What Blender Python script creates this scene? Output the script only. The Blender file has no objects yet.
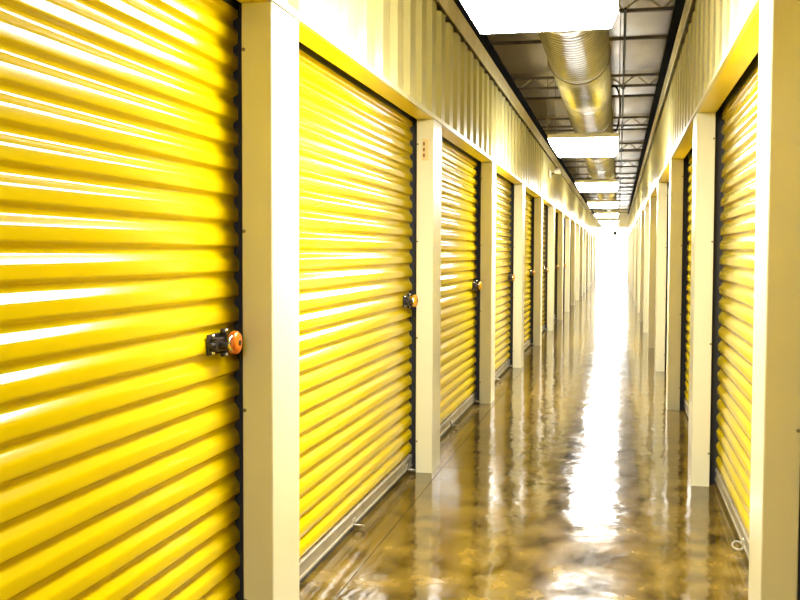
import bpy, bmesh, math, random
from mathutils import Vector, Matrix
random.seed(4)
PI = math.pi
SC = bpy.context.scene
C = SC.collection

# ------------------------------------------------------------------ camera
H = 1.4
F_PX, YAW, PITCH, ROLL = 1027.13, 0.20936736, 0.0462227, 0.003226
cam_d = bpy.data.cameras.new('camera')
cam_d.sensor_fit = 'HORIZONTAL'; cam_d.sensor_width = 36.0
cam_d.lens = F_PX / 800 * 36.0
cam_d.clip_start = 0.05; cam_d.clip_end = 400
cam = bpy.data.objects.new('camera', cam_d); C.objects.link(cam)
fw = Vector((-math.sin(YAW) * math.cos(PITCH), math.cos(YAW) * math.cos(PITCH), -math.sin(PITCH)))
rt = Vector((math.cos(YAW), math.sin(YAW), 0)); up = rt.cross(fw)
r_ = rt * math.cos(ROLL) + up * math.sin(ROLL); u_ = -rt * math.sin(ROLL) + up * math.cos(ROLL)
M = Matrix((r_, u_, -fw)).transposed().to_4x4(); M.translation = (0, 0, H)
cam.matrix_world = M
SC.camera = cam

# ------------------------------------------------------------------ world, exposure
w = bpy.data.worlds.new('sky'); SC.world = w; w.use_nodes = True
w.node_tree.nodes['Background'].inputs[0].default_value = (0.93, 0.97, 1.0, 1)
SKY = 8.0
w.node_tree.nodes['Background'].inputs[1].default_value = SKY
LAMP = 44.0
SC.view_settings.view_transform = 'Standard'; SC.view_settings.look = 'None'
SC.view_settings.exposure = 0.85; SC.view_settings.gamma = 1.0
SC.view_settings.use_curve_mapping = False

# ------------------------------------------------------------------ dimensions
XL, XR = -1.142, 0.444          # corridor faces of the pillars
Y1, S = 3.30, 3.07              # near face of the pillar of bay 1, bay length
PD, PW = 0.107, 0.30            # pillar depth and width
HD, HT = 2.2365, 3.125          # door head, top of the partition walls
KMIN, KMAX = -2, 17             # pillars
YB, YE = Y1 - 2 * S - 0.3, Y1 + 17 * S + PW
ZC = 3.70                       # ceiling
NB = 'Principled BSDF'

# ------------------------------------------------------------------ materials
def mat(name, col, rough=0.5, metal=0.0, spec=0.5, coat=0.0):
    m = bpy.data.materials.new(name); m.use_nodes = True
    b = m.node_tree.nodes[NB]
    b.inputs['Base Color'].default_value = (*col, 1)
    b.inputs['Roughness'].default_value = rough
    b.inputs['Metallic'].default_value = metal
    b.inputs['Specular IOR Level'].default_value = spec
    b.inputs['Coat Weight'].default_value = coat
    return m

def mottle(m, c0, c1, scale=4.0, detail=6, stretch=(1, 1, 1), bump=0.0, bscale=None, rough=None, lo=0.3, hi=0.7):
    nt = m.node_tree; b = nt.nodes[NB]
    tc = nt.nodes.new('ShaderNodeTexCoord'); mp = nt.nodes.new('ShaderNodeMapping')
    mp.inputs['Scale'].default_value = stretch
    geo = nt.nodes.new('ShaderNodeNewGeometry')
    nt.links.new(geo.outputs['Position'], mp.inputs[0])
    n = nt.nodes.new('ShaderNodeTexNoise'); n.inputs['Scale'].default_value = scale; n.inputs['Detail'].default_value = detail
    n.inputs['Roughness'].default_value = 0.62
    nt.links.new(mp.outputs[0], n.inputs['Vector'])
    cr = nt.nodes.new('ShaderNodeValToRGB')
    cr.color_ramp.elements[0].position = lo; cr.color_ramp.elements[1].position = hi
    cr.color_ramp.elements[0].color = (*c0, 1); cr.color_ramp.elements[1].color = (*c1, 1)
    nt.links.new(n.outputs[0], cr.inputs[0]); nt.links.new(cr.outputs[0], b.inputs['Base Color'])
    if rough:
        mr = nt.nodes.new('ShaderNodeMapRange')
        mr.inputs[3].default_value, mr.inputs[4].default_value = rough
        nt.links.new(n.outputs[0], mr.inputs[0]); nt.links.new(mr.outputs[0], b.inputs['Roughness'])
    if bump:
        n2 = nt.nodes.new('ShaderNodeTexNoise'); n2.inputs['Scale'].default_value = bscale or scale; n2.inputs['Detail'].default_value = 2
        nt.links.new(mp.outputs[0], n2.inputs['Vector'])
        bp = nt.nodes.new('ShaderNodeBump'); bp.inputs['Strength'].default_value = bump; bp.inputs['Distance'].default_value = 0.02
        nt.links.new(n2.outputs[0], bp.inputs['Height']); nt.links.new(bp.outputs[0], b.inputs['Normal'])
    return m

M_YEL = mottle(mat('yellow_paint', (0.9, 0.6, 0.0), 0.155, 0, 0.40), (0.58, 0.43, 0.0), (0.63, 0.48, 0.0), 3, 4, (1, 0.4, 1))
M_SOF = mat('soffit_yellow', (0.80, 0.66, 0.02), 0.35)  # one even yellow over every soffit
M_CRM = mottle(mat('cream_metal', (0.8, 0.75, 0.6), 0.28), (0.57, 0.54, 0.35), (0.63, 0.60, 0.41), 2.2, 4, (1, 1, 0.35))
M_HDR = mottle(mat('cream_panel', (0.8, 0.75, 0.6), 0.30), (0.51, 0.465, 0.21), (0.58, 0.53, 0.265), 2.0, 4, (1, 1, 0.3))
M_CAP = mottle(mat('cap_metal', (0.7, 0.62, 0.4), 0.4), (0.60, 0.53, 0.33), (0.80, 0.73, 0.52), 5, 5)
M_BLK = mat('black_guide_and_gap', (0.010, 0.009, 0.009), 0.6)  # guide tracks, and the shade put in above the curtains
M_DRK = mat('dark_steel', (0.035, 0.03, 0.03), 0.35, 0.6)
M_ALU = mottle(mat('aluminium_bar', (0.7, 0.68, 0.62), 0.35, 0.3), (0.24, 0.215, 0.155), (0.44, 0.405, 0.32), 6, 5)
M_CHR = mat('chrome', (0.8, 0.8, 0.8), 0.2, 1.0)
M_ORG = mat('orange_lock', (0.62, 0.15, 0.01), 0.3, 0.25)
M_GLD = mat('gold_lock', (0.85, 0.42, 0.02), 0.25, 0.35)
M_FLR = mottle(mat('polished_concrete', (0.3, 0.22, 0.1), 0.13, 0, 0.5), (0.020, 0.010, 0.001), (0.215, 0.138, 0.021),
               5.5, 14, (1, 0.75, 1), bump=0.16, bscale=6.0, rough=(0.04, 0.17), lo=0.34, hi=0.72)
M_JNT = mat('joint_filler', (0.05, 0.035, 0.015), 0.8)
M_DECK = mottle(mat('insulation_facing', (0.3, 0.27, 0.22), 0.3, 0.35), (0.38, 0.32, 0.205), (0.54, 0.465, 0.32), 2.5, 5,
                (1, 0.4, 1), bump=0.25, bscale=3.0)
M_STL = mottle(mat('joist_steel', (0.16, 0.13, 0.09), 0.5, 0.3), (0.13, 0.10, 0.06), (0.24, 0.19, 0.12), 6)
M_BSTRIP = mat('black_strip', (0.006, 0.006, 0.006), 0.95, 0, 0.05)  # left steel strip, and the added shade strip on the right
M_GALV = mottle(mat('galvanised_duct', (0.6, 0.55, 0.45), 0.30, 0.8), (0.33, 0.315, 0.26), (0.46, 0.44, 0.38), 7, 4, (1, 0.5, 1))
M_WHT = mat('white_enamel', (0.80, 0.76, 0.66), 0.4)
M_SHELL = mat('outer_wall_paint', (0.30, 0.27, 0.22), 0.7)
M_OUT = mat('bright_concrete', (0.75, 0.73, 0.70), 0.7)
M_RUB = mat('black_rubber', (0.01, 0.01, 0.01), 0.6)
M_TAN = mat('tan_plate', (0.62, 0.48, 0.22), 0.5)
M_INK = mat('brown_print', (0.18, 0.09, 0.02), 0.6)
M_LIT = bpy.data.materials.new('lit_diffuser'); M_LIT.use_nodes = True
_nt = M_LIT.node_tree; _nt.nodes.remove(_nt.nodes[NB])
_e = _nt.nodes.new('ShaderNodeEmission'); _e.inputs[0].default_value = (1.0, 0.975, 0.915, 1); _e.inputs[1].default_value = LAMP
_nt.links.new(_e.outputs[0], _nt.nodes['Material Output'].inputs[0])

# ------------------------------------------------------------------ helpers
def box(bm, x0, x1, y0, y1, z0, z1, bev=0.0):
    x0, x1 = min(x0, x1), max(x0, x1)
    v = [bm.verts.new((x, y, z)) for z in (z0, z1) for (x, y) in ((x0, y0), (x1, y0), (x1, y1), (x0, y1))]
    fs = [bm.faces.new([v[i] for i in q]) for q in ((3, 2, 1, 0), (4, 5, 6, 7), (0, 1, 5, 4), (1, 2, 6, 5), (2, 3, 7, 6), (3, 0, 4, 7))]
    if bev:
        es = list({e for f in fs for e in f.edges})
        bmesh.ops.bevel(bm, geom=es, offset=bev, segments=2, affect='EDGES', profile=0.5)

def prism_y(bm, pts, y0, y1, caps=True):
    """closed polygon pts (x, z) extruded along y"""
    a = [bm.verts.new((x, y0, z)) for x, z in pts]; b = [bm.verts.new((x, y1, z)) for x, z in pts]
    n = len(pts)
    for i in range(n):
        bm.faces.new((a[i], a[(i + 1) % n], b[(i + 1) % n], b[i]))
    if caps:
        bm.faces.new(a[::-1]); bm.faces.new(b)

def prism_z(bm, pts, z0, z1):
    a = [bm.verts.new((x, y, z0)) for x, y in pts]; b = [bm.verts.new((x, y, z1)) for x, y in pts]
    n = len(pts)
    for i in range(n):
        bm.faces.new((a[i], a[(i + 1) % n], b[(i + 1) % n], b[i]))
    bm.faces.new(a[::-1]); bm.faces.new(b)

def tube(bm, pts, r, n=8, caps=True):
    pts = [Vector(p) for p in pts]; rings = []
    for i, p in enumerate(pts):
        t = (pts[min(i + 1, len(pts) - 1)] - pts[max(i - 1, 0)]).normalized()
        a = t.cross(Vector((0, 0, 1)) if abs(t.z) < 0.9 else Vector((1, 0, 0))).normalized(); b = t.cross(a)
        rings.append([bm.verts.new(p + (a * math.cos(2 * PI * k / n) + b * math.sin(2 * PI * k / n)) * r) for k in range(n)])
    for q0, q1 in zip(rings, rings[1:]):
        for k in range(n):
            bm.faces.new((q0[k], q0[(k + 1) % n], q1[(k + 1) % n], q1[k]))
    if caps:
        bm.faces.new(rings[0][::-1]); bm.faces.new(rings[-1])

def lathe(bm, prof, axis, origin, n=32):
    """prof: list of (radius, height) around axis 'X','Y' or 'Z'"""
    o = Vector(origin); rings = []
    for r, hgt in prof:
        ring = []
        for k in range(n):
            c, s = r * math.cos(2 * PI * k / n), r * math.sin(2 * PI * k / n)
            d = {'X': (hgt, c, s), 'Y': (s, hgt, c), 'Z': (c, s, hgt)}[axis]
            ring.append(bm.verts.new(o + Vector(d)))
        rings.append(ring)
    for q0, q1 in zip(rings, rings[1:]):
        for k in range(n):
            bm.faces.new((q0[k], q0[(k + 1) % n], q1[(k + 1) % n], q1[k]))
    bm.faces.new(rings[0][::-1]); bm.faces.new(rings[-1])

def mesh(name, bm, m, smooth=None):
    bmesh.ops.recalc_face_normals(bm, faces=bm.faces)
    me = bpy.data.meshes.new(name); bm.to_mesh(me); bm.free(); me.materials.append(m)
    if smooth is not None:
        me.polygons.foreach_set('use_smooth', [True] * len(me.polygons))
        me.set_sharp_from_angle(angle=math.radians(smooth))
    return me

def link(name, me, parent=None, loc=(0, 0, 0), rz=0.0):
    o = bpy.data.objects.new(name, me); C.objects.link(o)
    o.location = loc; o.rotation_euler = (0, 0, rz)
    if parent: o.parent = parent
    return o

def obj(name, bm, m, parent=None, loc=(0, 0, 0), smooth=None, rz=0.0):
    return link(name, mesh(name, bm, m, smooth), parent, loc, rz)

def empty(name, loc=(0, 0, 0), rz=0.0):
    o = link(name, None, None, loc, rz); o.empty_display_size = 0.1
    return o

def tag(o, label=None, cat=None, group=None, kind=None):
    if label: o['label'] = label
    if cat: o['category'] = cat
    if group: o['group'] = group
    if kind: o['kind'] = kind
    return o

def new(): return bmesh.new()

# ------------------------------------------------------------------ floor
floor = tag(empty('floor', (0, 0, 0)), 'polished brown concrete floor mirroring the lights', 'floor', kind='structure')
bm = new(); box(bm, -4.0, 3.4, YB, YE, -0.20, -0.012); obj('joint_bed', bm, M_JNT, floor)
yj = [YB] + [6.56 + k * 2 * S for k in range(-1, 9)] + [YE]
yj = sorted(y for y in yj if YB <= y <= YE)
for y0, y1 in zip(yj, yj[1:]):
    for x0, x1 in ((-4.0, -1.105), (-1.105, 3.4)):
        g = 0.002
        bm = new(); box(bm, x0 + g, x1 - g, y0 + g, y1 - g, -0.03, 0.0)
        obj('slab', bm, M_FLR, floor)

# ------------------------------------------------------------------ outer shell
def shell(name, dims, label):
    bm = new(); box(bm, *dims); return tag(obj(name, bm, M_SHELL), label, 'wall', kind='structure')
shell('wall_outer_left', (-4.15, -4.0, YB, YE, -0.2, 3.95), 'dim outer wall behind the storage units with the locked doors')
shell('wall_outer_right', (3.4, 3.55, YB, YE, -0.2, 3.95), 'dim outer wall behind the storage units facing the locked doors')
shell('wall_back', (-4.15, 3.55, YB - 0.15, YB, -0.2, 3.95), 'plain painted wall closing the corridor opposite the bright opening')
bm = new()
box(bm, -4.15, XL, YE, YE + 0.2, -0.2, 3.95); box(bm, XR, 3.55, YE, YE + 0.2, -0.2, 3.95); box(bm, XL, XR, YE, YE + 0.2, 2.75, 3.95)
tag(obj('wall_end', bm, M_WHT), 'pale end wall around the bright open doorway', 'wall', kind='structure')
bm = new(); box(bm, -12, 12, YE + 0.2, YE + 30, -0.2, -0.01)
tag(obj('ground', bm, M_OUT), 'sunlit pale concrete beyond the open doorway', 'ground', kind='structure')

# ------------------------------------------------------------------ ceiling with joists
ceil = tag(empty('ceiling', (0, 0, ZC)), 'dim grey brown ceiling of insulated roof panels on open web joists', 'ceiling', kind='structure')
JS = 2.05; J0 = 13.35
ys = [J0 + k * JS for k in range(-9, 21)]
ys = [YB] + [y for y in ys if YB + 0.3 < y < YE - 0.3] + [YE]
def panel_mesh(L):
    bm = new(); nx, ny = 60, 10; g = []
    for i in range(nx + 1):
        x = -4.0 + 7.4 * i / nx
        row = []
        for j in range(ny + 1):
            t = j / ny
            z = -0.05 * math.sin(PI * t) ** 0.6 - 0.012 * (0.5 + 0.5 * math.cos(2 * PI * x / 0.61)) * math.sin(PI * t)
            row.append(bm.verts.new((x, t * L, z)))
        g.append(row)
    for i in range(nx):
        for j in range(ny):
            bm.faces.new((g[i][j], g[i + 1][j], g[i + 1][j + 1], g[i][j + 1]))
    me = mesh('roof_panel', bm, M_DECK, 60)
    return me
cache = {}
for y0, y1 in zip(ys, ys[1:]):
    k = round(y1 - y0, 3)
    if k not in cache: cache[k] = panel_mesh(y1 - y0)
    link('roof_panel', cache[k], ceil, (0, y0, 0))
bm = new(); box(bm, -4.15, 3.55, YB - 0.15, YE + 0.2, 0.02, 0.2); obj('roof_deck', bm, M_STL, ceil)
bm = new()
box(bm, -4, 3.4, -0.025, 0.025, -0.08, -0.05); box(bm, -4, 3.4, -0.022, 0.022, -0.21, -0.18)
me_top = mesh('joist', bm, M_STL)
wz = new(); n = 46
for i in range(n):
    xa = -4 + 7.4 * i / n; xb = -4 + 7.4 * (i + 1) / n
    a, b = (-0.19, -0.06) if i % 2 else (-0.06, -0.19)
    tube(wz, [(xa, 0, a), (xb, 0, b)], 0.011, 5)
me_web = mesh('web', wz, M_CAP, 60)
bm = new(); box(bm, -4, 3.4, -0.012, 0.012, -0.035, -0.0); me_seam = mesh('purlin', bm, M_STL)
for i, y in enumerate(ys[1:-1]):
    if round((y - J0) / JS) % 2 == 0:
        j = link('joist', me_top, ceil, (0, y, 0)); link('web', me_web, j)
    else:
        link('purlin', me_seam, ceil, (0, y, 0))
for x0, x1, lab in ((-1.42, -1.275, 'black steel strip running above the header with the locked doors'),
                    (0.435, 0.56, 'black strip standing in for shade above the header facing the locked doors')):  # added strip, in place of the ceiling's shade along the right wall
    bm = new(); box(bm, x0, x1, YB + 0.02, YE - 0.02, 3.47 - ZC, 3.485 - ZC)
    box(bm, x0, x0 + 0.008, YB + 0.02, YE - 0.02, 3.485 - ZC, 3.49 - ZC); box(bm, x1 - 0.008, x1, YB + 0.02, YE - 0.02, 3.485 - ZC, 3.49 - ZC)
    t = obj('channel_and_shade_strip', bm, M_BSTRIP, ceil); t['label'] = lab

# ------------------------------------------------------------------ corridor walls
def pillar_mesh(sd):
    """sd=-1 left wall, +1 right wall; local origin at the corridor face, near edge, floor"""
    bm = new(); d = PD; g = 0.004
    pts = [(0.004, 0), (d - 0.003, 0), (d, 0.003), (d, PW), (0.004, PW),
           (0, PW - 0.004), (0, 0.004)]
    prism_z(bm, [(sd * x, y) for x, y in pts], 0.0, HD - 0.002)
    return mesh('pillar', bm, M_CRM)
def header_mesh(sd):
    """corrugated sheet with real thickness, one bay long"""
    bm = new(); pitch = S / 9; prof = []
    for i in range(9):
        b = i * pitch
        for t, dd in ((0.0, 0.0), (0.44, 0.0), (0.52, 0.034), (0.92, 0.034)):
            prof.append((b + t * pitch, dd))
    prof.append((S, 0.0))
    fr = [(sd * (0.012 + d), y) for y, d in prof]; bk = [(sd * (0.018 + d), y) for y, d in reversed(prof)]
    z0, z1 = HD + 0.024, HT - 0.15 + 0.004
    f = lambda pts, z: [bm.verts.new((x, y, z)) for x, y in pts]
    A, B = f(fr, z0), f(fr, z1); A2, B2 = f(bk[::-1], z0), f(bk[::-1], z1)
    for i in range(len(fr) - 1):
        bm.faces.new((A[i], A[i + 1], B[i + 1], B[i])); bm.faces.new((A2[i], B2[i], B2[i + 1], A2[i + 1]))
        bm.faces.new((A[i], A2[i], A2[i + 1], A[i + 1])); bm.faces.new((B[i], B[i + 1], B2[i + 1], B2[i]))
    bm.faces.new((A[0], B[0], B2[0], A2[0])); bm.faces.new((A[-1], A2[-1], B2[-1], B[-1]))
    return mesh('header_panel', bm, M_HDR)
def cap_mesh(sd):
    bm = new()
    pts = [(-0.020, HT - 0.150), (-0.020, HT - 0.01), (0.09, HT - 0.01), (0.09, HT - 0.018), (-0.014, HT - 0.018), (-0.014, HT - 0.150)]
    prism_y(bm, [(sd * x, z) for x, z in pts], 0.0015, S - 0.0015)
    return mesh('cap_trim', bm, M_CAP)
def drip_mesh(sd):
    bm = new()
    pts = [(-0.007, HD), (-0.007, HD + 0.026), (0.012, HD + 0.030), (0.012, HD)]
    prism_y(bm, [(sd * x, z) for x, z in pts], 0, S)
    return mesh('head_trim', bm, M_CRM)
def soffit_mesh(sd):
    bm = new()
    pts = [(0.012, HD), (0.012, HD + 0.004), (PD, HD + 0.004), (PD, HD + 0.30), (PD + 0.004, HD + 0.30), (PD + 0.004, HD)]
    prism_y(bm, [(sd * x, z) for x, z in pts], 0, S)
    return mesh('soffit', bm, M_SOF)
def screw_mesh():
    bm = new(); lathe(bm, [(0.0065, 0), (0.006, -0.003), (0.002, -0.005)], 'Y', (0, 0, 0), 10); return mesh('screw', bm, M_STL, 40)
ME_SCREW = screw_mesh()
walls = {}
for sd, X, nm, lab in ((-1, XL, 'wall_left', 'cream metal partition wall with pillars between locked yellow doors'),
                       (1, XR, 'wall_right', 'cream metal partition wall with pillars facing the locked yellow doors')):
    W = tag(empty(nm, (X, 0, 0)), lab, 'wall', kind='structure'); walls[sd] = W
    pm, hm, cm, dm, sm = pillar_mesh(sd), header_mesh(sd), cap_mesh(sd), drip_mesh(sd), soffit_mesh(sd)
    for k in range(KMIN, KMAX + 1):
        y = Y1 + k * S
        p = link('pillar', pm, W, (0, y, 0))
        if -1 < k < 4:
            for z in (0.86, 2.08, 0.20, 1.47):
                link('screw', ME_SCREW, p, (sd * 0.1, 0.0, z))
    for k in range(KMIN, KMAX):
        y = Y1 + k * S
        link('header_panel', hm, W, (0, y, 0)); link('cap_trim', cm, W, (0, y, 0))
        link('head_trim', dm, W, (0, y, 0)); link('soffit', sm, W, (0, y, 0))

# unit plate on the second lit pillar
yp = Y1 + S
bm = new(); box(bm, -0.021, 0.021, -0.004, 0.0, -0.068, 0.068, 0.0015)
pl = link('number_plate', mesh('number_plate', bm, M_TAN), walls[-1], (-0.052, yp, 2.045))
pl['label'] = 'small tan number plate'
for dz in (-0.036, 0.0, 0.036):
    bm = new(); box(bm, -0.014, -0.002, -0.0052, -0.004, dz - 0.011, dz + 0.011)
    obj('digit', bm, M_INK, pl)

# ------------------------------------------------------------------ roll-up doors
PITCH_R = 0.0868; NR = 25; Z0 = 0.098
DL = S - PW + 0.08 + 0.083                     # curtain length
def rib_profile():
    D = 0.0175; p = PITCH_R
    raw = [(0.0, 0.0), (0.12, 0.0), (0.155, 0.10), (0.235, 0.82), (0.27, 0.97), (0.32, 1.0), (0.58, 1.0), (0.66, 0.95), (0.72, 0.83), (0.90, 0.14), (0.95, 0.0), (1.0, 0.0)]
    return [(d * D - 0.0085, t * p) for t, d in raw]
RP = rib_profile()
def slat_mesh():
    bm = new(); th = 0.0015
    pts = RP + [(x - th, z) for x, z in reversed(RP)]
    prism_y(bm, pts, -DL / 2, DL / 2)
    return mesh('slat', bm, M_YEL, 50)
def curtain_mesh():
    bm = new(); th = 0.0015; pr = []
    for i in range(NR):
        pr += [(x, z + i * PITCH_R) for x, z in (RP if i == 0 else RP[1:])]
    prism_y(bm, pr + [(x - th, z) for x, z in reversed(pr)], -DL / 2, DL / 2, caps=False)
    return mesh('curtain', bm, M_YEL, 50)
def bar_mesh():
    bm = new()
    pts = [(-0.012, 0.026), (-0.012, 0.100), (0.008, 0.100), (0.013, 0.095), (0.013, 0.080), (0.009, 0.076), (0.009, 0.040), (0.013, 0.036), (0.013, 0.026)]
    prism_y(bm, pts, -DL / 2 + 0.005, DL / 2 - 0.005)
    return mesh('bottom_bar', bm, M_ALU)
def seal_mesh():
    bm = new(); prism_y(bm, [(-0.010, 0.0), (-0.010, 0.026), (0.012, 0.026), (0.006, 0.0)], -DL / 2 + 0.005, DL / 2 - 0.005)
    return mesh('rubber_seal', bm, M_RUB)
def guide_mesh(e):
    bm = new(); y0 = DL / 2 + 0.002; y1 = y0 + 0.14
    pts = [(-0.05, y0), (0.045, y0), (0.045, y1), (-0.05, y1)]
    prism_z(bm, [(x, e * y) for x, y in pts], 0.0, HD + 0.25)
    lip = [(0.040, y0 - 0.012), (0.045, y0 - 0.012), (0.045, y0), (0.040, y0)]
    prism_z(bm, [(x, e * y) for x, y in lip], 0.0, HD + 0.25)
    return mesh('guide_track', bm, M_BLK)
def ring_mesh():
    bm = new()
    pts = [(0.010 + 0.028 * (1 - math.cos(a)) * 0.9, 0.034 * math.cos(a + PI / 2) * 1.0, 0.026 + 0.010 * math.sin(a)) for a in [PI * k / 12 * 2 for k in range(13)]]
    tube(bm, pts, 0.0055, 6, False)
    box(bm, 0.008, 0.016, -0.022, 0.022, 0.026, 0.062, 0.002)
    return mesh('pull_loop', bm, M_ALU, 50)
def latch_mesh():
    bm = new()
    box(bm, 0.010, 0.018, -0.115, 0.045, -0.034, 0.034, 0.002)            # plate
    box(bm, 0.018, 0.040, -0.100, -0.030, -0.022, 0.022, 0.004)           # bolt housing
    box(bm, 0.018, 0.030, -0.020, 0.030, -0.046, -0.030, 0.003); box(bm, 0.018, 0.030, -0.020, 0.030, 0.030, 0.046, 0.003)
    return mesh('latch', bm, M_DRK)
def bolt_mesh():
    bm = new(); tube(bm, [(0.030, -0.135, 0.0), (0.030, 0.12, 0.0)], 0.009, 10); box(bm, 0.030, 0.062, -0.075, -0.058, -0.008, 0.008, 0.002)
    return mesh('slide_bolt', bm, M_DRK, 40)
def rivet_mesh():
    bm = new(); lathe(bm, [(0.008, 0.0), (0.0075, 0.004), (0.003, 0.007)], 'X', (0, 0, 0), 10); return mesh('rivet', bm, M_CHR, 50)
def gap_shade_mesh():
    bm = new(); prism_y(bm, [(-0.20, 2.230), (0.013, 2.230), (0.013, 2.44), (-0.20, 2.44)], -DL / 2, DL / 2); return mesh('head_gap_shade', bm, M_BLK)  # added black box, standing in for shade in the gap above the curtain
ME = dict(gap_shade=gap_shade_mesh(), slat=slat_mesh(), cur=curtain_mesh(), bar=bar_mesh(), seal=seal_mesh(), gf=guide_mesh(1), gn=guide_mesh(-1), ring=ring_mesh(),
          latch=latch_mesh(), bolt=bolt_mesh(), rivet=rivet_mesh())
DOORX = 0.158                                    # curtain plane behind the corridor face
LOCKZ = 1.10
def door(idx, sd, k, label, group=None, detail=False):
    y0, y1 = Y1 + k * S + PW - 0.08, Y1 + (k + 1) * S + 0.083
    X = (XL if sd < 0 else XR) + sd * DOORX
    D = empty('door_%d' % idx, (X, (y0 + y1) / 2, 0), 0.0 if sd < 0 else PI)
    tag(D, label, 'door', group, 'structure')
    if detail:
        for i in range(NR):
            link('slat', ME['slat'], D, (0, 0, Z0 + i * PITCH_R))
    else:
        link('curtain', ME['cur'], D, (0, 0, Z0))
    link('head_gap_shade', ME['gap_shade'], D)
    b = link('bottom_bar', ME['bar'], D); b['label'] = 'grey aluminium bottom bar'
    link('rubber_seal', ME['seal'], b)
    if k < 6:
        for yy in (-0.02, 1.33): link('pull_loop', ME['ring'], b, (0, yy, 0))
    link('guide_track', ME['gf'], D); link('guide_track', ME['gn'], D)
    if k < 8:
        la = link('latch', ME['latch'], D, (0, DL / 2 - 0.185, LOCKZ)); la['label'] = 'dark steel slide latch'
        link('slide_bolt', ME['bolt'], la)
        for yy, zz in ((-0.08, 0.027), (-0.08, -0.027), (0.005, 0.039), (0.005, -0.039)):
            link('rivet', ME['rivet'], la, (0.018 if abs(zz) < 0.03 else 0.030, yy, zz))
    return D
n = 0
for k in range(-2, KMAX):
    n += 1
    lab = {-1: 'yellow ribbed roll-up door held by a dark slide latch and deep orange disc lock',
           0: 'yellow ribbed roll-up door with gold disc lock, ending at the pillar with number plate',
           1: 'yellow ribbed roll-up door just past the pillar with number plate'}.get(k)
    if lab: door(n, -1, k, lab, detail=True)
    else: door(n, -1, k, 'yellow ribbed roll-up door in the locked row, away from the numbered pillar', 'further doors in the locked row', k == 2)
for k in range(-2, KMAX):
    n += 1
    if k == 0: door(n, 1, k, 'yellow ribbed roll-up door with a pale pull loop, facing the numbered pillar', detail=True)
    else: door(n, 1, k, 'yellow ribbed roll-up door without visible lock, across from the locked row', 'further doors across from the locked row', k in (-1, 1))

# ------------------------------------------------------------------ disc locks
def lock_meshes(m):
    bm = new(); R_ = 0.0385
    prof = [(0.010, 0.017), (R_ - 0.013, 0.0165), (R_ - 0.005, 0.0135), (R_, 0.007), (R_, -0.007), (R_ - 0.005, -0.0135), (R_ - 0.013, -0.0165), (0.010, -0.017)]
    lathe(bm, prof, 'X', (0, 0, 0), 32); body = mesh('lock_body', bm, m, 40)
    bm = new(); lathe(bm, [(0.0095, 0.017), (0.0095, 0.0205), (0.006, 0.021)], 'X', (0, 0, 0), 14); box(bm, 0.020, 0.0215, -0.0018, 0.0018, -0.006, 0.006)
    key = mesh('keyhole', bm, M_DRK)
    bm = new(); tube(bm, [(0, -0.030 + 0.0, -0.022), (0, -0.050, -0.014), (0, -0.055, 0.0), (0, -0.050, 0.014), (0, -0.030, 0.022)], 0.0055, 8)
    sh = mesh('shackle', bm, M_CHR, 50)
    return body, key, sh
L_ORG, L_GLD = lock_meshes(M_ORG), lock_meshes(M_GLD)
def lock(k, ms, label, group=None):
    o = tag(empty('disc_padlock', (XL - DOORX + 0.060, Y1 + (k + 1) * S - 0.095, LOCKZ)), label, 'padlock', group)
    for nm, me in zip(('lock_body', 'keyhole', 'shackle'), ms): link(nm, me, o)
lock(-1, L_ORG, 'deep orange disc padlock hung on the large dark slide latch')
lock(0, L_GLD, 'bright gold disc padlock beside the pillar with number plate')
for k in range(1, 7):
    lock(k, L_GLD, 'small gold orange disc padlock on a door past the numbered pillar', 'disc padlocks past the numbered pillar')

# ------------------------------------------------------------------ ceiling lights
LX, LZ, LW, LL = -0.335, 2.39, 0.64, 1.20
def frustum(bm, rects):
    rings = [[bm.verts.new(p) for p in ((-a, -b, z), (a, -b, z), (a, b, z), (-a, b, z))] for a, b, z in rects]
    for P, Q in zip(rings, rings[1:]):
        for i in range(4): bm.faces.new((P[i], P[(i + 1) % 4], Q[(i + 1) % 4], Q[i]))
    bm.faces.new(rings[0][::-1]); bm.faces.new(rings[-1])
def lamp_parts():
    a, b = LW / 2, LL / 2
    bm = new(); frustum(bm, [(a, b, 0.072), (a, b, 0.098), (a - 0.10, b - 0.02, 0.118)])
    housing = mesh('housing', bm, M_WHT)
    bm = new(); frustum(bm, [(a - 0.042, b - 0.004, 0.0), (a - 0.030, b - 0.003, 0.004), (a - 0.004, b - 0.003, 0.062), (a - 0.003, b - 0.003, 0.0715)])
    diff = mesh('diffuser', bm, M_LIT)
    bm = new(); box(bm, -a - 0.003, a + 0.003, 0.0, 0.006, 0.066, 0.100)
    caps = mesh('end_cap', bm, M_WHT)
    bm = new(); tube(bm, [(0, 0, 0.09), (0, 0, ZC - LZ - 0.05)], 0.0035, 6); rod = mesh('hanger_rod', bm, M_STL)
    return housing, diff, caps, rod
LP = lamp_parts()
for k in range(-1, 9):
    o = tag(empty('ceiling_light', (LX, 4.68 - LL / 2 + k * 2 * S, LZ)), 'glowing rectangular panel light hung below the duct over the corridor', 'ceiling light', 'panel lights along the corridor')
    for nm, me in zip(('housing', 'diffuser'), LP): link(nm, me, o)
    link('end_cap', LP[2], o, (0, LL / 2, 0)); link('end_cap', LP[2], o, (0, -LL / 2 - 0.006, 0))
    for sx in (-1, 1):
        for sy in (-0.6, 0.6): link('hanger_rod', LP[3], o, (sx * (LW / 2 + 0.004), sy, 0))

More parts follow.
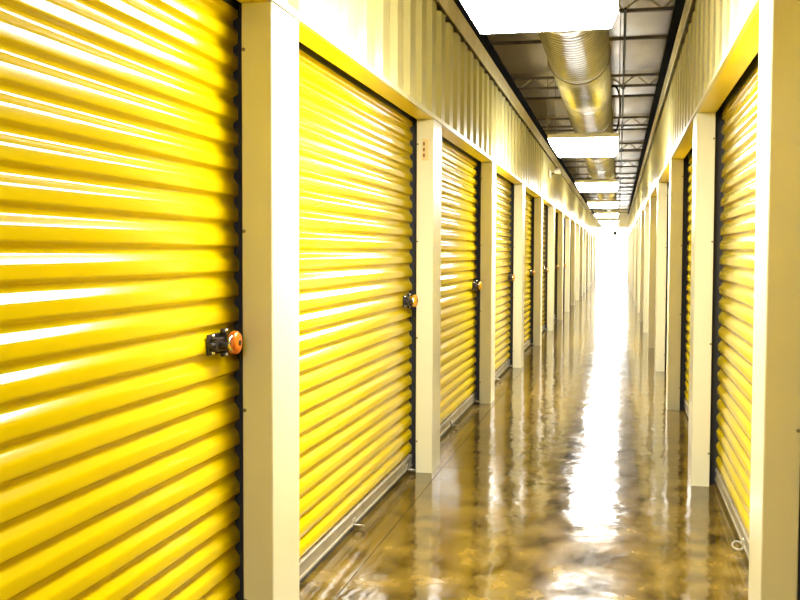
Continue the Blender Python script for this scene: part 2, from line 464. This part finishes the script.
# ------------------------------------------------------------------ round duct
DR, DX, DZ = 0.262, -0.368, 3.165
duct = tag(empty('round_duct', (DX, 0, DZ)), 'round galvanised spiral duct running above the panel lights', 'duct')
prof = []; y = YB + 0.3
yend = 45.0
SEG = 2.05
def seg_mesh():
    bm = new(); pr = []; t = 0.0; step = SEG / 22
    for i in range(22):
        pr += [(DR, t), (DR, t + step * 0.72), (DR + 0.008, t + step * 0.80), (DR + 0.008, t + step * 0.92)]; t += step
    pr.append((DR, SEG)); lathe(bm, pr, 'Y', (0, 0, 0), 40)
    return mesh('duct_section', bm, M_GALV, 35)
SEGM = seg_mesh()
bm = new(); lathe(bm, [(DR + 0.002, -0.03), (DR + 0.010, -0.028), (DR + 0.010, 0.028), (DR + 0.002, 0.03)], 'Y', (0, 0, 0), 40); BAND = mesh('joint_band', bm, M_GALV, 35)
bm = new()
pts = [(math.sin(a) * (DR + 0.012), 0, math.cos(a) * (DR + 0.012)) for a in [PI * 0.25 + 1.5 * PI * i / 24 for i in range(25)]]
pts = [(pts[0][0], 0, ZC - DZ - 0.05)] + pts + [(pts[-1][0], 0, ZC - DZ - 0.05)]
tube(bm, pts, 0.006, 6); STRAP = mesh('hanger_strap', bm, M_STL, 60)
k = 0; y = J0 - 8 * SEG
while y + SEG < yend:
    link('duct_section', SEGM, duct, (0, y, 0)); link('joint_band', BAND, duct, (0, y, 0))
    if k % 2 == 0: link('hanger_strap', STRAP, duct, (0, y + 0.06, 0))
    y += SEG; k += 1

# ------------------------------------------------------------------ conduit and cable
bm = new(); tube(bm, [(0.03, 9.0, 3.469), (0.03, YE - 3, 3.469)], 0.011, 8)
for yy in [J0 + 4.1 * i for i in range(0, 9)]:
    box(bm, 0.008, 0.052, yy - 0.015, yy + 0.015, 3.465, 3.489)
tag(obj('conduit', bm, M_DRK), 'thin dark conduit running under the joists beside the duct', 'conduit')
def crv(pts, m=10):
    P = [Vector(p) for p in pts]; P = [P[0]] + P + [P[-1]]; out = []
    for i in range(1, len(P) - 2):
        for j in range(m):
            t = j / m; a, b, c, d = P[i - 1], P[i], P[i + 1], P[i + 2]
            out.append(0.5 * ((2 * b) + (c - a) * t + (2 * a - 5 * b + 4 * c - d) * t * t + (3 * b - a - 3 * c + d) * t ** 3))
    out.append(P[-2]); return out
bm = new(); tube(bm, crv([(-0.13, 13.34, 3.495), (-0.07, 13.3, 3.50), (-0.025, 13.3, 3.42), (-0.006, 13.3, 3.30), (-0.006, 13.3, 3.17), (-0.03, 13.3, 3.0), (-0.06, 13.3, 2.93)]), 0.012, 7)
tag(obj('loose_cable', bm, M_RUB), 'loose black cable drooping from a joist beside the duct', 'cable')

# ------------------------------------------------------------------ small fixtures
o = tag(empty('wall_spotlight', (XL, 17.3, 2.71)), 'small pale spotlight on a bracket fixed to the header panel', 'spotlight')
bm = new(); box(bm, 0.0, 0.03, -0.06, 0.06, -0.06, 0.06, 0.006); obj('base_plate', bm, M_WHT, o)
bm = new(); tube(bm, [(0.02, 0, 0.0), (0.10, 0, 0.03)], 0.012, 8); obj('arm', bm, M_DRK, o, smooth=50)
bm = new(); lathe(bm, [(0.02, -0.05), (0.045, -0.02), (0.055, 0.06), (0.045, 0.06)], 'X', (0.12, 0, 0.05), 16); obj('lamp_head', bm, M_WHT, o, smooth=50)
o = tag(empty('hanging_camera', (-0.16, 46.0, 2.26)), 'tiny dark dome camera hanging before the bright doorway', 'camera')
bm = new(); tube(bm, [(0, 0, 0.05), (0, 0, ZC - 2.26 - 0.03)], 0.012, 6); obj('stem', bm, M_WHT, o)
bm = new(); lathe(bm, [(0.07, 0.08), (0.085, 0.07), (0.085, 0.0), (0.07, -0.05), (0.03, -0.08)], 'Z', (0, 0, 0), 16); obj('dome', bm, M_RUB, o, smooth=50)
